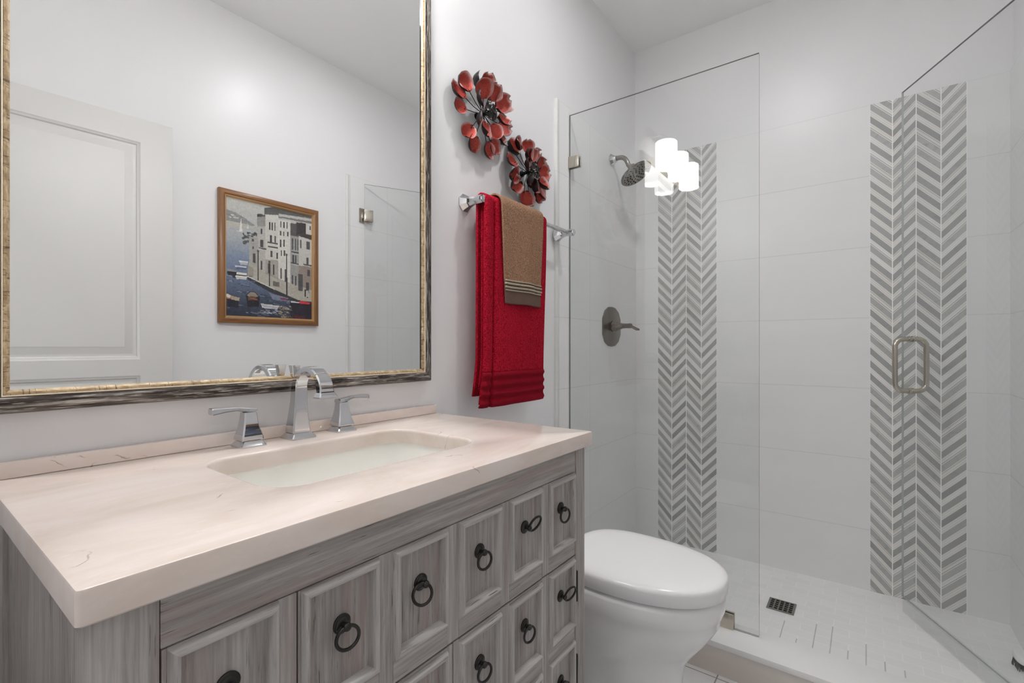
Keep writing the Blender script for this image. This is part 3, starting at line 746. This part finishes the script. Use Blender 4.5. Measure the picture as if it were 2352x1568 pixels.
# floor drain
fd = thing('floor_drain', (2.211, .277, .060), 'square metal drain grate in the shower floor', 'drain')
b = B(); g0, g1, n_ = .0485, .0045, 5
box(b, 2.211 - g0, 2.211 + g0, .277 - g0, .277 + g0, .0603, .0606); build('cover', b, M['black_metal'], fd)
b = B(); cell = (2 * g0 - .012) / n_
loft(b, [[Vector((2.211 + sx * s, .277 + sy * s, z)) for sx, sy in ((-1, -1), (1, -1), (1, 1), (-1, 1))] for s, z in ((g0, .0606), (g0, .0632), (g0 - .006, .0632), (g0 - .006, .0606))], True, False, False)
for i in range(n_ + 1):
    o_ = -g0 + .006 + i * cell
    box(b, 2.211 + o_ - .0026, 2.211 + o_ + .0026, .277 - g0 + .003, .277 + g0 - .003, .0606, .0630); box(b, 2.211 - g0 + .003, 2.211 + g0 - .003, .277 + o_ - .0026, .277 + o_ + .0026, .0606, .0629)
build('grate', fix(b), M['dark_nickel'], fd, angle=0)
# scrub brush on the shower floor behind the door
br = thing('scrub_brush', (2.25, -.395, .06), 'white oval scrub brush on the shower floor behind the glass door', 'brush')
b = B(); loft(b, [[Vector((2.268 + .050 * s * math.cos(a), -.412 + .020 * s * math.sin(a), z)) for a in [2 * PI * i / 28 for i in range(28)]] for s, z in ((.9, .086), (1, .089), (1, .097), (.86, .104), (.5, .107))]); build('head', fix(b), M['plate'], br)
b = B(); rnd = random.Random(4)
for i in range(90):
    a, r_ = rnd.uniform(0, 2 * PI), math.sqrt(rnd.random()) * .85
    x, y = 2.268 + .050 * r_ * math.cos(a), -.412 + .020 * r_ * math.sin(a)
    tube(b, [(x, y, .088), (x + (x - 2.268) * .12, y + (y + .412) * .3, .0605)], .0012, 4)
build('bristles', b, M['bristle'], br)

# ------------------------------------------------------------------ towel bar and towels
TZ, TY = 1.588, .985
tb = thing('towel_bar', (1.435, YW, TZ), 'chrome towel bar with flared posts on the wall beside the mirror', 'towel bar')
for x in (1.155, 1.715):
    b = B(); lathe(b, [(.030, 0), (.030, .004), (.026, .010), (.018, .024), (.0135, .040), (.0125, .052), (.0145, .056), (.0145, .078), (.0125, .084), (.0001, .085)], (x, YW - .0002 if x < 1.7 else YW - .0107, TZ), (0, -1, 0), 8, rot=PI / 8); build('post', fix(b), M['chrome'], tb, angle=25)
b = B(); lathe(b, [(.0085, 0), (.0085, .555)], (1.1575, TY, TZ), (1, 0, 0), 8, rot=PI / 8); build('bar', fix(b), M['chrome'], tb, angle=25)
def smooth(t): t = max(0, min(1, t)); return t * t * (3 - 2 * t)
def drape(x0f, x1f, rad, zb, zk, nx, yoff, zsplit=None, ztop=None, part='all', ribs=None, nz=60, thick=.007):
    """cloth over the bar: (front bottom zb, back bottom zk). x0f/x1f give the edges by height, yoff the relief of the front"""
    b = B(); prof = []
    L = nz
    zc = TZ
    for i in range(16): prof.append((TY + rad, zk + (zc - zk) * i / 16, 0))
    for i in range(13):
        a = PI * i / 12; prof.append((TY + rad * math.cos(a), zc + rad * math.sin(a), a / PI))
    for i in range(1, L + 1): prof.append((TY - rad, zc - (zc - zb) * i / L, 1))
    if part == 'body': prof = [p for p in prof if not (p[2] == 1 and p[1] < zsplit - 1e-6)]
    if part == 'hem': prof = [p for p in prof if p[2] == 1 and p[1] <= zsplit + (zc - zb) / L * 1.02 and p[1] >= (ztop if ztop else -9)]
    grid = []
    for (y, z, fr) in prof:
        xa, xb = x0f(z), x1f(z); row = []
        for k in range(nx + 1):
            u = k / nx; x = xa + (xb - xa) * u
            yo = yoff(u, z) * (fr if fr < 1 else 1)
            if ribs and fr == 1: yo -= ribs(z)
            zr = -.0006 * math.sin(u * 9) * (1 if fr == 1 else 0)
            row.append(b.verts.new((x, y + yo, z + zr)))
        grid.append(row)
    for r0_, r1_ in zip(grid, grid[1:]):
        for k in range(nx): b.faces.new((r0_[k], r0_[k + 1], r1_[k + 1], r1_[k]))
    return b
def towel_part(name, b, mat, parent, thick):
    o = build(name, b, mat, parent, angle=0)
    for p in o.data.polygons: p.use_smooth = True
    m_ = o.modifiers.new('solid', 'SOLIDIFY'); m_.thickness = thick; m_.offset = 0
    return o
# bath towel
cr = .125
def yo_red(u, z):
    t = smooth((1.57 - z) / .5)
    st = (1 - smooth((u - cr + .03) / .05)) * .004
    pinch = math.exp(-((u - cr) / .013) ** 2) * .017 + .006 * (max(0, 1 - u / .03)) ** 2
    return st + pinch + .0035 * math.sin(u * 7.5 + .6) * t - .004 * math.exp(-((u - .30) / .10) ** 2) * t + .003 * smooth((u - .9) / .1)
xa = lambda z: 1.160 - .026 * smooth((1.10 - z) / .22) - .004 * (1.59 - z)
xb = lambda z: 1.512 - .018 * smooth((1.58 - z) / .66)
def ribs_red(z):
    v = 0
    for c0 in (1.030, 1.001, .971, .941): v = max(v, .0055 * math.exp(-((z - c0 + .004) / .0062) ** 4))
    return v
bt = thing('bath_towel', (1.33, TY, TZ), 'large red terry bath towel folded over the towel bar', 'towel')
towel_part('terry_body', drape(xa, xb, .0200, .926, .96, 170, yo_red, 1.034, part='body', nz=120), M['red'], bt, .008)
towel_part('woven_hem', drape(xa, xb, .0200, .926, .96, 170, yo_red, 1.034, part='hem', ribs=ribs_red, nz=120), M['red_flat'], bt, .007)
towel_part('inner_fold', drape(lambda z: xa(z) + .012, lambda z: xb(z) - .02, .0100, .934, .97, 40, lambda u, z: .010 if u < .1 else .004, nz=60), M['red'], bt, .006)
# hand towel
def yo_tan(u, z):
    t = smooth((1.58 - z) / .25)
    return .003 * math.sin(u * 6.5 + 1.0) * t - .004 * math.exp(-((u - .52) / .16) ** 2) * t + .004 * smooth((u - .72) / .05) * (.3 + .7 * t)
ya_ = lambda z: 1.222 + .024 * (1.59 - z) / .33 ; yb_ = lambda z: 1.470 - .012 * (1.59 - z) / .33
ht = thing('hand_towel', (1.34, TY, TZ), 'small tan hand towel with cream lace trim hung over the red towel', 'towel')
HR = .0330
towel_part('terry_body', drape(ya_, yb_, HR, 1.262, 1.30, 60, yo_tan, 1.335, part='body', nz=80), M['tan'], ht, .006)
towel_part('hem', drape(ya_, yb_, HR, 1.262, 1.30, 60, yo_tan, 1.337, part='hem', nz=80), M['tan_hem'], ht, .005)
b = B(); rnd = random.Random(2)
for z0_, kind in ((1.3385, 'cord'), (1.3065, 'cord'), (1.3285, 'bead'), (1.3165, 'bead')):
    xs_ = np.linspace(ya_(z0_) + .001, yb_(z0_) - .001, 60 if kind == 'cord' else 28)
    def at(x): 
        u = (x - ya_(z0_)) / (yb_(z0_) - ya_(z0_)); return Vector((x, TY - HR + yo_tan(u, z0_) - .0045, z0_))
    if kind == 'cord': tube(b, [at(x) + Vector((0, .0005 * (i % 2), .0007 * (i % 2))) for i, x in enumerate(xs_)], .0022, 6)
    else:
        for x in xs_: lathe(b, [(.0001, -.0042), (.0034, -.0024), (.0041, 0), (.0034, .0024), (.0001, .0042)], at(x), (1, 0, .6), 6)
build('lace_trim', fix(b), M['lace'], ht)

# ------------------------------------------------------------------ metal wall flowers
def petal_mesh(seed):
    rnd = random.Random(seed); nu, nv = 12, 8
    L, W = 1.0, .47 + rnd.uniform(-.04, .06)
    cup = rnd.uniform(.40, .75); curl = rnd.uniform(.3, .7); tw = rnd.uniform(-.4, .4); ph = rnd.uniform(0, 6)
    b = B(); lay = b.verts.layers.float.new('rim'); grids = []
    for side in (0, 1):
        g = []
        for i in range(nu + 1):
            u = i / nu; row = []
            wdt = W * (math.sin(PI * min(1, u ** .95 * .93 + .045)) ** .62) * (1 if u > .02 else .3)
            for k in range(nv + 1):
                v = -1 + 2 * k / nv
                x = L * u; y = wdt * v
                z = cup * W * (v * v) * (.55 + .7 * math.sin(PI * u)) + curl * max(0, u - .5) ** 2 * 1.7 - .10 * math.sin(PI * u)
                z += .035 * math.sin(u * 9 + ph + v * 2) * (abs(v) ** 1.5) + tw * v * wdt * u
                x -= .22 * max(0, u - .72) * curl * 2
                p = Vector((x, y, z - side * .022))
                vert = b.verts.new(p); vert[lay] = max(abs(v) ** 2.0 * .95, smooth((u - .75) / .25) * .98)
                row.append(vert)
            g.append(row)
        grids.append(g)
    for s, g in enumerate(grids):
        for i in range(nu):
            for k in range(nv):
                q = (g[i][k], g[i + 1][k], g[i + 1][k + 1], g[i][k + 1])
                f = b.faces.new(q if s == 0 else q[::-1]); f.material_index = s; f.smooth = True
    a, c = grids
    bd = [(i, 0) for i in range(nu + 1)] + [(nu, k) for k in range(1, nv + 1)] + [(i, nv) for i in range(nu - 1, -1, -1)] + [(0, k) for k in range(nv - 1, 0, -1)]
    for t in range(len(bd)):
        p, q = bd[t], bd[(t + 1) % len(bd)]
        f = b.faces.new((a[p[0]][p[1]], c[p[0]][p[1]], c[q[0]][q[1]], a[q[0]][q[1]])); f.material_index = 1
    me = bpy.data.meshes.new('petal'); b.normal_update(); b.to_mesh(me); b.free()
    me.materials.append(M['petal']); me.materials.append(M['petal_back'])
    return me
PETALS = [petal_mesh(s) for s in range(8)]
def flower(cx, cz, R, seed, label):
    rnd = random.Random(seed)
    t = thing('wall_flower', (cx, YW, cz), label, 'wall decoration', 'red metal flowers on the wall', rot=(PI / 2, 0, 0))
    wires = B(); hub = Vector((0, 0, .030))
    lathe(wires, [(.012, .0005), (.012, .006), (.006, .010), (.006, .036), (.0001, .040)], (0, 0, 0), (0, 0, 1), 12)
    for ring, (n_, r0_, z0_, pl, tilt) in enumerate(((13, .63, .024, .47, -.15), (8, .31, .052, .47, .25))):
        for i in range(n_):
            a = 2 * PI * (i + .5 * ring) / n_ + rnd.uniform(-.12, .12) + seed
            d = Vector((math.cos(a), math.sin(a), 0)); rr_ = R * (r0_ + rnd.uniform(-.05, .05))
            p = d * rr_ + Vector((0, 0, z0_ + rnd.uniform(-.005, .006)))
            o = bpy.data.objects.new('petal', PETALS[rnd.randrange(8)]); col.objects.link(o); o.parent = t
            sc_ = R * pl * rnd.uniform(.88, 1.15)
            o.matrix_local = Matrix.Translation(p) @ Matrix.Rotation(a + rnd.uniform(-.3, .3), 4, 'Z') @ Matrix.Rotation(-tilt + rnd.uniform(-.15, .15), 4, 'Y') @ Matrix.Rotation(rnd.uniform(-.6, .6), 4, 'X') @ Matrix.Diagonal((sc_, sc_ * 1.05, sc_, 1))
            tube(wires, [hub, hub + d * rr_ * .5 + Vector((0, 0, (z0_ - .03) * .5 - .004)), p + d * sc_ * .12 + Vector((0, 0, -.022 * sc_ - .0008))], .0013, 6)
    for i in range(7):
        a = 2 * PI * i / 6 + seed; rr_ = 0 if i == 6 else .021
        p = Vector((math.cos(a) * rr_, math.sin(a) * rr_, .066 + (.008 if i == 6 else rnd.uniform(-.004, .004))))
        tube(wires, [hub, hub * .5 + p * .5 + Vector((0, 0, .004)), p], .0012, 6)
        bb = B(); ax = (p - Vector((0, 0, .02))).normalized()
        lathe(bb, [(.0001, -.002), (.0085, -.002), (.0105, 0), (.0098, .003), (.0082, .0022), (.0001, .0012)], (0, 0, 0), ax, 18)
        o = build('center_bead', fix(bb), M['bronze'], t, local=True); o.location = p
    build('wire_stem', wires, M['black_metal'], t, local=True)
flower(1.216, 1.895, .130, 1, 'larger red metal petal flower higher on the wall, nearer the mirror')
flower(1.476, 1.777, .120, 2, 'smaller red metal petal flower just above the towel bar, nearer the shower')

# ------------------------------------------------------------------ painting on the right wall
AX0, AX1, AZ0, AZ1 = 1.000, 1.522, 1.236, 1.894
pt = thing('framed_painting', ((AX0 + AX1) / 2, YR, AZ0), 'wood framed harbour painting hung on the wall opposite the vanity', 'painting')
b = B(); rect_ring(b, AX0, AX1, AZ0, AZ1, [(0, YR + .0005), (0, YR + .020), (.004, YR + .024), (.022, YR + .026), (.028, YR + .022)], mv=0, mh=1); rect_ring(b, AX0, AX1, AZ0, AZ1, [(.026, YR + .0025), (0, YR + .0005)], mv=0, mh=1)
build('frame', fix(b), [M['pic_wood'], M['pic_wood_h']], pt, angle=40)
b = B(); rect_ring(b, AX0, AX1, AZ0, AZ1, [(.0275, YR + .022), (.0295, YR + .0225), (.0365, YR + .012), (.0365, YR + .010)]); build('inner_lip', fix(b), M['pic_lip'], pt, angle=40)

PW, PH = 170, 214
def raster():
    img = np.zeros((PH, PW, 3)); yy, xx = np.mgrid[0:PH, 0:PW]; U = (xx + .5) / PW; V = (yy + .5) / PH
    rs = np.random.RandomState(5)
    def blur(a, kx, ky):
        for ax, k in ((1, kx), (0, ky)):
            if k > 1: a = np.apply_along_axis(lambda m_: np.convolve(np.pad(m_, k, mode='wrap'), np.ones(k) / k, 'same')[k:-k], ax, a)
        return a
    def pt_(x, y):                       # sketch coordinates of the picture to 0..1 across and down
        s = (x - 193) / 812; top = 175 + 200 * s; bot = 1335 + 35 * s
        v = (y - top) / (bot - top); return s / (1.166 - .166 * s), v
    def poly(pts, c, a=1.0, raw=False):
        P = pts if raw else [pt_(*p) for p in pts]; ins = np.zeros(U.shape, bool); n_ = len(P)
        for i in range(n_):
            (x1, y1), (x2, y2) = P[i], P[(i + 1) % n_]
            if y1 == y2: continue
            ins ^= ((y1 > V) != (y2 > V)) & (U < (x2 - x1) * (V - y1) / (y2 - y1) + x1)
        img[ins] = img[ins] * (1 - a) + np.array(c) * a
    def rect(x, y, w_, h, c, a=1.0): poly([(x, y), (x + w_, y + w_ * .2), (x + w_, y + h + w_ * .2), (x, y + h)], c, a)
    stops = [(0, (196, 196, 190)), (.2, (186, 187, 184)), (.36, (166, 172, 178)), (.5, (128, 142, 164)), (.62, (112, 126, 150)), (.75, (92, 104, 126)), (.9, (60, 68, 84)), (1, (48, 54, 68))]
    for k in range(3): img[..., k] = np.interp(V, [s[0] for s in stops], [s[1][k] for s in stops])
    poly([(195, 300), (280, 330), (360, 380), (470, 460), (380, 470), (195, 410)], (142, 144, 142)); poly([(195, 410), (480, 470), (480, 500), (195, 460)], (186, 184, 174))
    for i in range(14): x = 205 + rs.rand() * 110; rect(x, 330 + (x - 205) * .35 + rs.rand() * 40, 16, 9, (214, 210, 202), .8)
    poly([(336, 390), (350, 515), (318, 520)], (226, 224, 216)); poly([(286, 506), (356, 520), (345, 524), (300, 518)], (222, 220, 212)); poly([(400, 440), (412, 492), (390, 492)], (210, 208, 200))
    # trees behind the houses
    for i in range(70): x, y = 345 + rs.rand() * 140, 520 + rs.rand() * 110; rect(x, y, 14 + rs.rand() * 14, 14, tuple(np.array((62, 66, 64)) + rs.rand() * 40), .85)
    poly([(560, 290), (700, 280), (1010, 370), (1010, 440), (560, 360)], (98, 98, 96))
    W_, G_, D_ = (206, 204, 196), (168, 166, 160), (58, 56, 58)
    poly([(490, 370), (580, 350), (580, 900), (490, 860)], (184, 182, 176)); poly([(488, 378), (580, 350), (575, 470), (492, 470)], (150, 148, 144)); poly([(490, 350), (520, 345), (580, 372), (490, 378)], (84, 82, 80))
    poly([(415, 570), (500, 580), (500, 900), (415, 830)], (170, 168, 162)); poly([(570, 355), (690, 360), (690, 980), (570, 930)], W_); poly([(570, 360), (690, 365), (690, 410), (575, 405)], (214, 212, 206))
    poly([(688, 400), (808, 420), (808, 1020), (688, 985)], (212, 210, 203)); poly([(690, 345), (1008, 395), (1008, 450), (690, 385)], (128, 126, 124)); poly([(694, 348), (1006, 400), (1006, 425), (694, 372)], (212, 210, 206), .75)
    poly([(806, 440), (1008, 460), (1008, 600), (806, 560)], (96, 92, 92)); poly([(806, 560), (890, 575), (890, 1060), (806, 1030)], (158, 157, 154)); poly([(885, 565), (1008, 600), (1008, 860), (885, 850)], (200, 198, 191)); poly([(870, 530), (950, 505), (1008, 560), (1008, 605), (900, 570)], (78, 70, 70)); poly([(950, 440), (1008, 450), (1008, 555), (950, 545)], (206, 204, 198))
    poly([(885, 850), (1008, 860), (1008, 1120), (885, 1090)], (150, 138, 130)); poly([(412, 820), (580, 900), (700, 980), (1008, 1090), (1008, 1205), (880, 1190), (640, 1080), (395, 950)], (178, 174, 162))
    poly([(570, 790), (690, 800), (690, 985), (570, 930)], (150, 146, 136), .7)
    for x, y, w_, h in ((526, 490, 12, 55), (602, 425, 12, 75), (626, 430, 12, 75), (652, 435, 12, 75), (610, 555, 18, 70), (655, 565, 14, 60), (708, 420, 13, 60), (736, 425, 13, 60), (768, 430, 12, 60), (706, 515, 12, 45), (736, 518, 12, 45), (775, 522, 10, 45), (706, 595, 13, 75), (738, 598, 14, 68), (712, 700, 12, 55), (742, 703, 12, 55), (708, 875, 16, 100), (752, 885, 22, 120), (820, 585, 10, 110), (848, 590, 10, 110), (870, 595, 8, 110), (822, 745, 16, 80), (848, 750, 14, 75), (895, 600, 12, 80), (985, 470, 10, 35), (955, 770, 22, 65), (955, 615, 34, 75), (590, 825, 26, 100), (638, 840, 16, 100), (525, 805, 14, 85), (450, 730, 26, 90), (615, 705, 22, 60), (672, 725, 14, 60), (440, 590, 20, 25), (445, 660, 16, 30), (520, 600, 26, 70), (820, 940, 12, 90), (850, 950, 12, 90), (880, 930, 42, 160), (950, 1010, 30, 100), (965, 890, 24, 60)):
        rect(x, y, w_, h, tuple(np.array(D_) + rs.rand() * 26), .9)
    for x, y, w_ in ((585, 615, 100), (505, 670, 70), (925, 830, 80), (810, 815, 75), (815, 710, 70), (590, 655, 95)): rect(x, y, w_, 14, (70, 70, 70), .8); rect(x, y + 16, w_, 5, (222, 220, 214), .8)
    poly([(860, 430), (950, 445), (950, 520), (860, 560)], (72, 66, 66))
    # quay edge, lamps and figures
    poly([(395, 945), (640, 1075), (880, 1185), (1008, 1200), (1008, 1240), (800, 1185), (600, 1100), (400, 985)], (58, 58, 62)); poly([(390, 945), (660, 1075), (655, 1085), (388, 955)], (208, 206, 198))
    for x, y0, y1 in ((498, 715, 995), (606, 820, 1050), (770, 750, 1140)): poly([(x - 5, y0), (x + 5, y0), (x + 6, y1), (x - 6, y1)], (64, 62, 60)); rect(x - 10, y0 - 18, 20, 20, (90, 86, 80))
    for x, y in ((940, 1080), (960, 1090)): rect(x, y, 14, 70, (52, 48, 50)); 
    rect(950, 1090, 26, 60, (214, 206, 200), .8); rect(640, 1000, 60, 46, (96, 92, 86), .8)
    poly([(400, 850), (450, 870), (455, 960), (395, 945)], (150, 144, 134), .8)
    # water reflections and boats
    for i in range(150):
        x, y = 195 + rs.rand() * 760, 900 + rs.rand() * 440; w_ = 20 + rs.rand() * 70
        if y < 960 + (x - 395) * .5 and x > 395: continue
        rect(x, y, w_, 6 + rs.rand() * 6, ((140, 150, 168), (66, 74, 92), (182, 186, 190), (52, 58, 74))[rs.randint(4)], .55)
    def boat(x, y, w_, h, top, hull):
        poly([(x, y), (x + w_, y + h * .25), (x + w_ * .9, y + h), (x + w_ * .15, y + h * .9)], hull); poly([(x, y), (x + w_, y + h * .25), (x + w_ * .96, y + h * .5), (x + .04 * w_, y + h * .3)], top)
    boat(315, 800, 90, 46, (226, 226, 222), (176, 180, 188)); boat(278, 850, 112, 40, (214, 216, 220), (96, 104, 132)); boat(235, 910, 160, 66, (224, 220, 210), (54, 56, 66)); boat(276, 945, 120, 40, (232, 230, 224), (200, 200, 196)); boat(196, 880, 100, 70, (150, 150, 152), (44, 46, 56))
    boat(192, 1130, 130, 130, (176, 160, 140), (40, 40, 48)); poly([(196, 1120), (240, 1140), (225, 1165), (192, 1150)], (222, 216, 206)); rect(205, 1160, 40, 10, (178, 96, 70), .8)
    poly([(380, 1140), (420, 1100), (470, 1105), (515, 1150), (505, 1250), (400, 1250)], (42, 40, 46)); poly([(390, 1140), (425, 1108), (470, 1112), (500, 1150), (440, 1165)], (150, 138, 124)); poly([(405, 1150), (470, 1150), (500, 1190), (400, 1185)], (96, 78, 66)); rect(420, 1160, 70, 10, (176, 92, 62), .8)
    poly([(600, 1110), (640, 1125), (790, 1165), (760, 1190), (640, 1180)], (126, 134, 156)); poly([(700, 1160), (790, 1170), (780, 1186), (720, 1182)], (128, 46, 58), .8)
    poly([(520, 1215), (560, 1222), (700, 1240), (680, 1275), (540, 1260)], (206, 204, 206)); poly([(530, 1222), (560, 1235), (690, 1252), (675, 1268), (545, 1250)], (160, 160, 170), .7)
    poly([(800, 1195), (1008, 1215), (1008, 1370), (800, 1360)], (46, 44, 54)); poly([(890, 1190), (990, 1208), (985, 1226), (890, 1216)], (204, 54, 66)); poly([(810, 1190), (890, 1205), (885, 1215), (810, 1205)], (214, 210, 208)); rect(840, 1320, 110, 40, (104, 40, 54), .6)
    for i in range(60): rect(690 + rs.rand() * 110, 1235 + rs.rand() * 110, 12 + rs.rand() * 16, 7, ((196, 184, 160), (168, 150, 124), (110, 100, 92))[rs.randint(3)], .75)
    for i in range(40): rect(495 + rs.rand() * 180, 1270 + rs.rand() * 40, 20, 6, (206, 212, 222), .5)
    # brush strokes
    jit = blur(rs.randn(PH, PW), 5, 2) * 9 + blur(rs.randn(PH, PW), 2, 4) * 8
    img += jit[..., None]
    return np.clip(img * .96, 0, 255) / 255
IMG = raster()
LIN = np.where(IMG <= .04045, IMG / 12.92, ((IMG + .055) / 1.055) ** 2.4)
cx0, cx1, cz0, cz1, yc = AX0 + .036, AX1 - .036, AZ0 + .036, AZ1 - .036, YR + .011
bx, by, bz = BASE[pt]
gx, gz = np.meshgrid(np.linspace(cx0, cx1, PW + 1), np.linspace(cz1, cz0, PH + 1))
vts = np.stack([gx.ravel() - bx, np.full(gx.size, yc - by), gz.ravel() - bz], 1)
idx = np.arange((PW + 1) * (PH + 1)).reshape(PH + 1, PW + 1)
fcs = np.stack([idx[1:, :-1], idx[:-1, :-1], idx[:-1, 1:], idx[1:, 1:]], -1).reshape(-1, 4)[:, ::1]
me = bpy.data.meshes.new('canvas'); me.from_pydata(vts.tolist(), [], fcs.tolist())
ca = me.color_attributes.new('paint', 'FLOAT_COLOR', 'CORNER')
cols = np.concatenate([np.repeat(LIN.reshape(-1, 3), 4, axis=0), np.ones((PW * PH * 4, 1))], 1)
ca.data.foreach_set('color', cols.ravel().astype(np.float32))
N = NT('canvas_paint'); at_ = N.n('ShaderNodeAttribute', attribute_name='paint')
me.materials.append(N.set(at_.outputs['Color'], .4)); 
co = bpy.data.objects.new('canvas', me); col.objects.link(co); co.parent = pt
b = B(); box(b, cx0 - .004, cx1 + .004, YR + .003, yc - .001, cz0 - .004, cz1 + .004); build('backing', b, M['pic_wood'], pt)
